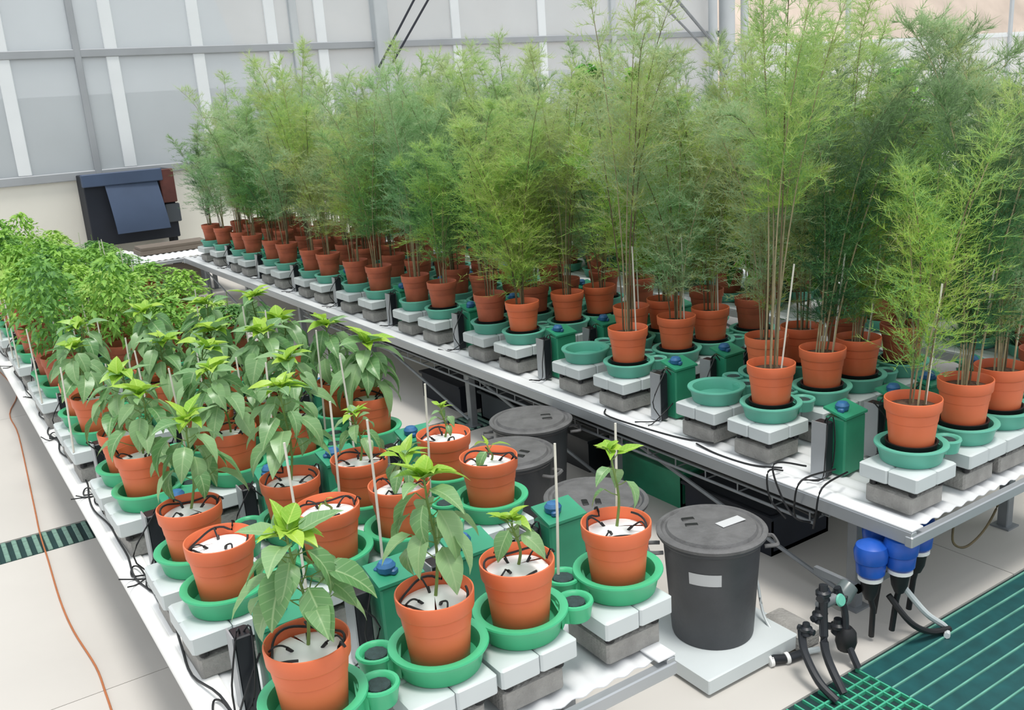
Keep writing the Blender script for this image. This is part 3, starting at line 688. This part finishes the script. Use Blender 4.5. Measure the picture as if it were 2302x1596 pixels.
# ================================================================== RIGHT BENCH
RY = [2.0, 2.69, 3.02, 3.65, 4.02, 4.63, 5.0, 5.62, 6.01, 6.62, 7.05, 7.62, 8.0, 8.62, 9.0, 9.62, 10.0, 10.62, 11.1]
TOPSOIL = MB().lathe([(.086, .121), (.0915, .166), (.07, .170), (.04, .176), (0, .174)], 24).mesh('soil', M_soil)
EMPTY = {(2, 0), (4, 0)}
for ri, y in enumerate(RY):
    for ci, x in enumerate(RX):
        near = ri < 6 and ci < 3
        zt, where = station('R', x, y, ci, ri, near, True, True)
        if (ri, ci) in EMPTY: continue
        rg = random.Random(3000 + ri * 11 + ci * 3)
        if ri == 0: f_, st = FEB[(0, 1, 1, 0)[ci]]; hd = 'leaning feathery plant'
        elif (ri, ci) == (1, 0): f_, st = FEB[2]; hd = 'pale bare-stemmed tall plant'
        elif ri == 1: f_, st = FEB[1]; hd = 'leaning feathery plant with dense crown'
        else: f_, st = FEA[rg.randrange(8)]; hd = 'tall feathery green plant'
        rz = rg.uniform(0, 6.28) if not (ri <= 1) else rg.uniform(-.25, .25)
        pt = empty('potted_plant', (x, y, zt + .046), '%s in terracotta pot, %s' % (hd, where), 'potted plant', 'tall potted plants of the right bench', 0)
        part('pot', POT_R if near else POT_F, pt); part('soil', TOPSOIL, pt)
        if ri < 8: part('saucer', SAUCER, pt, (0, 0, -.028))
        sc_ = rg.uniform(.88, 1.12)
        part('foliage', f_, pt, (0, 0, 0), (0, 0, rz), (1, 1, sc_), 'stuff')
        for s_ in st: part('stem', s_, pt, (0, 0, 0), (0, 0, rz), (1, 1, sc_))
        if ri < 5:
            part('stake', MB().tube([(0, 0, .16), (.10 if ri < 2 else .01, .02, .62)], .004, 6).mesh('stake', M_stake), pt, (.03, -.03, 0))
for ri in (0, 2, 4, 6, 8, 10, 12, 14, 16):
    y = (RY[ri] + RY[ri + 1]) / 2
    for ci, x in enumerate(RX): utilities('R', x, y, ci, ri, ri < 6, True)
# ================================================================== REARMOST BENCH
for ri, y in enumerate(RY):
    for ci, x in enumerate(BX[:3]):
        rg = random.Random(5000 + ri * 11 + ci * 3)
        where = '%s row, %s of rearmost bench' % (ORD[ri], RC[ci])
        t = empty('pot_tray', (x, y, TOP + .003), 'faded green round pot tray, ' + where, 'tray', 'green pot trays of the rearmost bench'); part('ring_tray', TR[(1, False)], t)
        pt = empty('potted_plant', (x, y, TOP + .003 + .016), '%s in terracotta pot, %s' % (('dense broad-leaved bush', 'tall feathery plant', 'dense broad-leaved bush')[ci], where), 'potted plant', 'plants of the rearmost bench')
        part('pot', POT_F, pt); part('soil', SOIL, pt)
        if ci == 1:
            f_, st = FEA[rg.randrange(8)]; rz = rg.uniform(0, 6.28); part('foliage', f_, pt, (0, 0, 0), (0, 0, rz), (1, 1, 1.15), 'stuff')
            for s_ in st: part('stem', s_, pt, (0, 0, 0), (0, 0, rz), (1, 1, 1.15))
        else:
            part('foliage', BUSHB[rg.randrange(4)], pt, (0, 0, 0), (0, 0, rg.uniform(0, 6.28)), (1, 1, rg.uniform(.9, 1.3)), 'stuff'); part('stem', BSTEM, pt)

# ================================================================== BINS in the aisle
BP = [(0, 0), (.165, 0), (.168, .01), (.196, .40), (.205, .405), (.214, .415), (.214, .432), (.205, .435), (.196, .43), (.16, .03), (0, .025)]
LIDP = [(.222, 0), (.224, .012), (.216, .018), (.205, .018), (.198, .010), (.186, .012), (.178, .024), (.09, .032), (0, .034)]
BINB = MB().lathe(BP, 56).mesh('bin_body', M_bin); LID = MB().lathe(LIDP, 56).mesh('lid', M_binlid)
def handle():
    m = MB().tube(spline([(.205, -.045, .37), (.25, -.045, .372), (.262, -.03, .372), (.262, .03, .372), (.25, .045, .372), (.205, .045, .37)], 3), .008, 6)
    return m.mesh('handle', M_binlid)
HND = handle()
VENT = MB().box(-.022, .022, -.010, .010, 0, .004, .003).mesh('slot', M_black, False)
LIDLBL = MB().box(-.062, .062, -.024, .024, 0, .0015).mesh('lidlabel', M_label, False)
def bin_(x, y, z, rz, label, lab=True, lidtilt=0.0):
    t = empty('lidded_bin', (x, y, z), label, 'bin', None, rz)
    part('bin_body', BINB, t)
    l = part('lid', LID, t, (0, 0, .428), (lidtilt, 0, 0))
    part('grip_slot', VENT, l, (-.085, .055, .0300), (0, 0, .1), (1.2, 1.3, 1)); part('grip_slot', VENT, l, (-.080, .0, .0300), (0, 0, .0), (1.2, 1.3, 1))
    if lab: part('label', LIDLBL, l, (.078, .0, .0338), (0, .02, .55), label='pale grey paper label')
    part('handle', HND, t); part('handle', HND, t, (0, 0, 0), (0, 0, PI))
    if lab:
        vs = []; fs = []
        for i in range(9):
            a = -2.26 + i * .085; 
            for z_ in (.285, .335):
                r = .168 + (z_ - .01) / .39 * .028 + .0015; vs.append((r * math.cos(a), r * math.sin(a), z_))
        for i in range(8): fs.append((2 * i, 2 * i + 2, 2 * i + 3, 2 * i + 1))
        part('label', MB().add(vs, fs).mesh('blabel', M_label), t, label='blank pale grey side label')
    return t
PLAT = MB().box(-.25, .25, -.24, .24, 0, .062, .004).mesh('platform', M_scale)
pl = empty('floor_scale', (2.33, 2.34, 0), 'low pale grey platform scale under the front charcoal bin', 'scale'); part('platform', PLAT, pl, (0, 0, .012)); 
for fx in (-.2, .2):
    for fy in (-.2, .2): part('foot', FOOT, pl, (fx, fy, .012), None, (1, 1, .4))
fb = bin_(2.335, 2.335, .075, -.58, 'charcoal lidded bin with grey labels on the platform scale')
fb.scale = (.93, .93, .97)
bin_(2.25, 2.93, .012, 1.0, 'second charcoal bin, behind the front one', False, .05)
bin_(2.27, 3.62, .012, 2.0, 'third charcoal bin up the aisle with two lid slots', False)
bin_(2.62, 3.95, .012, 2.6, 'fourth charcoal bin partly under the right bench', False)
# ================================================================== UNDER THE RIGHT BENCH
# hanging cable tray
ct = empty('cable_tray', (2.93, 2.3, .36), 'grey ladder cable tray slung under the front rail of the right bench', 'cable tray')
for s in (-.05, .05): part('side_wire', MB().tube([(s, 0, 0), (s, 5.6, .0)], .007, 6).tube([(s, 0, .045), (s, 5.6, .045)], .005, 6).mesh('wire', M_alud), ct)
RUNG = MB().tube([(-.05, 0, .045), (-.05, 0, 0), (.05, 0, 0), (.05, 0, .045)], .004, 5).mesh('rung', M_alud)
for i in range(29): part('rung', RUNG, ct, (0, .02 + i * .198, 0))
HANG = MB().box(-.004, .004, -.01, .01, .04, .10).mesh('hanger', M_alud, False)
for i in range(5): part('hanger', HANG, ct, (.05, .3 + i * 1.2, 0))
pts = [(2.93 + r_.uniform(-.03, .03), 2.3 + i * .35, .375 + r_.uniform(0, .012)) for i in range(17)]
thing('cable_bundle', MB().tube(spline(pts, 4), .012, 6).tube(spline([(p[0] + .02, p[1], p[2] + .01) for p in pts], 4), .008, 6).mesh('bundle', M_black), (0, 0, 0), 'black cable bundle lying in the hanging cable tray', 'cable')
# crates stored under the bench
CR = MB()
CR.box(-.2, .2, -.28, .28, 0, .02); CR.box(-.2, -.185, -.28, .28, 0, .2); CR.box(.185, .2, -.28, .28, 0, .2); CR.box(-.2, .2, -.28, -.265, 0, .2); CR.box(-.2, .2, .265, .28, 0, .2)
CR.box(-.215, .215, -.295, .295, .185, .2)
CRM = [CR.mesh('crate_' + str(i), m, False) for i, m in enumerate((M_blackm, M_dark, M_tank, M_out))]
for i, (x, y, k, z) in enumerate(((3.25, 2.95, 1, 0), (3.3, 3.6, 2, 0), (3.25, 4.3, 0, 0), (3.3, 5.0, 3, 0), (3.25, 5.75, 1, 0), (3.85, 3.0, 0, 0), (3.85, 4.0, 2, 0))):
    thing('storage_crate', CRM[k], (x, y, z), '%s open crate under the right bench, %s from the front' % (('black', 'dark navy', 'deep green', 'grey')[k], ('first', 'second', 'third', 'fourth', 'fifth', 'first at the back', 'second at the back')[i]), 'crate')
# blue pumps
def pump(x, y, z, rz, label):
    t = empty('irrigation_pump', (x, y, z), label, 'pump', 'blue pumps under the bench corner', rz)
    part('motor', MB().lathe([(0, .0), (.040, 0), (.052, .012), (.055, .05), (.052, .058), (.060, .064), (.064, .10), (.056, .125), (.03, .14), (0, .142)], 24).mesh('motor', M_blue), t, (0, 0, .07))
    part('collar', MB().lathe([(.036, .055), (.046, .055), (.046, .07), (.036, .07)], 20).mesh('collar', M_white), t)
    part('volute', MB().lathe([(0, -.03), (.018, -.03), (.030, .0), (.038, .055), (0, .056)], 16).mesh('volute', M_black), t)
    part('outlet', MB().tube([(0, 0, -.02), (.01, -.01, -.07), (.02, .0, -.2)], .011, 8).mesh('outlet', M_black), t)
    return t
pump(2.80, 1.97, .22, 0, 'blue irrigation pump nearest the aisle under the right bench corner')
pump(2.93, 2.03, .24, 1, 'middle blue irrigation pump under the right bench corner')
pump(3.03, 1.93, .27, 2, 'right-hand blue irrigation pump under the right bench corner')
pump(2.88, 1.90, .25, 2, 'front blue irrigation pump under the right bench corner')
thing('pump_bracket', MB().box(-.17, .17, -.008, .008, 0, .03).box(-.17, -.15, -.008, .2, 0, .03).box(.15, .17, -.008, .2, 0, .03).box(-.02, .02, 0, .012, 0, .24).mesh('bracket', M_alud, False), (2.93, 2.0, .215), 'grey metal bracket carrying the blue pumps', 'bracket')
# valve manifold and pipes down to the grating
mf = empty('valve_manifold', (2.52, 1.98, 0), 'black and grey valve manifold with green tap beside the bench leg', 'manifold')
part('pipe', MB().tube(spline([(.02, 0, .34), (.0, -.02, .2), (-.03, -.06, .1), (-.06, -.16, .006)], 5), .016, 8).mesh('p1', M_blackm), mf)
part('pipe', MB().tube(spline([(-.07, .02, .18), (-.1, -.02, .12), (-.12, -.1, .05), (-.11, -.17, .006)], 5), .015, 8).mesh('p2', M_blackm), mf)
part('pipe', MB().tube(spline([(.10, 0, .30), (.12, -.02, .2), (.11, -.04, .1), (.10, -.10, .012)], 5), .013, 8).mesh('p3', M_blackm), mf)
for dx, dz, s in ((.02, .30, 1), (.0, .22, .9), (.10, .26, .9), (-.07, .19, .8), (.11, .13, 1)):
    part('valve_body', MB().lathe([(0, -.03), (.018, -.03), (.026, -.02), (.02, -.008), (.028, .0), (.028, .012), (.018, .02), (.016, .035), (0, .036)], 12).tube([(-.04, 0, 0), (.04, 0, 0)], .014, 8).mesh('vb', M_blackm), mf, (dx, 0, dz), (0, 0, dx * 20), s)
part('union', MB().tube([(.0, 0, .26), (.11, .0, .26)], .02, 10).mesh('union', M_alud), mf)
part('tap', MB().lathe([(0, 0), (.02, 0), (.024, .006), (.02, .012), (0, .013)], 14).mesh('tap', M_green2), mf, (.06, -.04, .28), (1.2, 0, 0), label='pale green round tap')
part('filter', MB().lathe([(0, -.02), (.03, -.02), (.04, .03), (.035, .08), (0, .09)], 16).mesh('filt', mat('smoky_filter', (92, 104, 104), .3, .15, 6)), mf, (.13, .02, .22), (0, 1.0, 0))
part('ball_valve', MB().lathe([(0, 0), (.032, 0), (.040, .03), (.036, .07), (.02, .09), (0, .09)], 14).mesh('bv', M_black), mf, (.12, -.03, .05))
for i, pts in enumerate((((2.86, 1.93, .2), (2.9, 1.86, .1), (3.0, 1.84, .03), (3.1, 1.82, .012)), ((2.93, 1.92, .22), (3.0, 1.86, .1), (3.1, 1.84, .012), (3.05, 1.80, .01)))):
    thing('pump_hose', MB().tube(spline(pts, 5), .012, 8).mesh('ph', (M_black, M_scale)[i]), (0, 0, 0), ('black', 'pale grey')[i] + ' hose curling from the blue pumps onto the grating', 'hose')
# hanging cables over the bench edge
for i, pts in enumerate((
    ((2.90, 2.48, .53), (2.81, 2.48, .55), (2.80, 2.46, .44), (2.83, 2.40, .36)),
    ((2.95, 2.40, .56), (2.80, 2.44, .60), (2.795, 2.40, .48), (2.80, 2.33, .40), (2.86, 2.30, .37)),
    ((2.97, 2.27, .58), (2.80, 2.30, .57), (2.795, 2.33, .45), (2.84, 2.36, .38)),
    ((2.98, 2.22, .58), (2.80, 2.20, .57), (2.79, 2.22, .44), (2.84, 2.27, .36)),
    ((2.87, 3.62, .53), (2.82, 3.52, .525), (2.86, 3.10, .525), (2.92, 2.9, .53)),
    ((2.86, 2.95, .53), (2.845, 2.80, .525), (2.86, 2.62, .525), (2.92, 2.5, .53)))):
    thing('hanging_cable', MB().tube(spline(pts, 6), .0042, 6).mesh('hc', M_black), (0, 0, 0), ('black cable draped over the bench rail, %s from the corner' % ('fourth', 'third', 'second', 'first')[i]) if i < 4 else ('black cable lying along the bench rail beside the %s empty tray' % ('far', 'near')[i - 4]), 'cable')
thing('looped_cable', MB().tube(spline([(3.15, 1.86, .44), (3.17, 1.87, .34), (3.26, 1.87, .29), (3.38, 1.87, .32), (3.45, 1.86, .41), (3.45, 1.87, .46)], 6), .005, 6).mesh('lc', M_brown), (0, 0, 0), 'brown cable hanging in a loop below the end rail', 'cable')
# fittings and tube beside the front bin
thing('floor_block', MB().box(-.06, .06, -.1, .1, 0, .075, .01).mesh('fb', M_block), (2.60, 2.18, 0), 'grey concrete block on the floor right of the front bin', 'block')
fc = empty('hose_coupling', (2.45, 2.07, .018), 'black and white hose couplings on the floor by the bin', 'coupling')
part('coupling', MB().tube([(-.05, .03, .01), (.02, 0, .0), (.09, -.01, .0)], .017, 10).mesh('cp', M_blackm), fc)
for k, (dx, dy) in enumerate(((-.05, .03), (.01, .005), (.09, -.01))): part('ring', MB().lathe([(.014, -.007), (.022, -.007), (.022, .007), (.014, .007)], 14).mesh('cr', M_white), fc, (dx, dy, .003), (0, 1.5, -.3))
part('nozzle', MB().tube([(.10, -.01, 0), (.15, -.03, 0)], .012, 8).mesh('nz', M_scale), fc)
thing('clear_tube', MB().tube(spline([(2.50, 2.42, .42), (2.53, 2.34, .30), (2.545, 2.30, .22), (2.52, 2.24, .10), (2.49, 2.12, .03)], 6), .006, 7).mesh('ct', M_scale), (0, 0, 0), 'pale tube hanging down beside the front bin', 'tube')
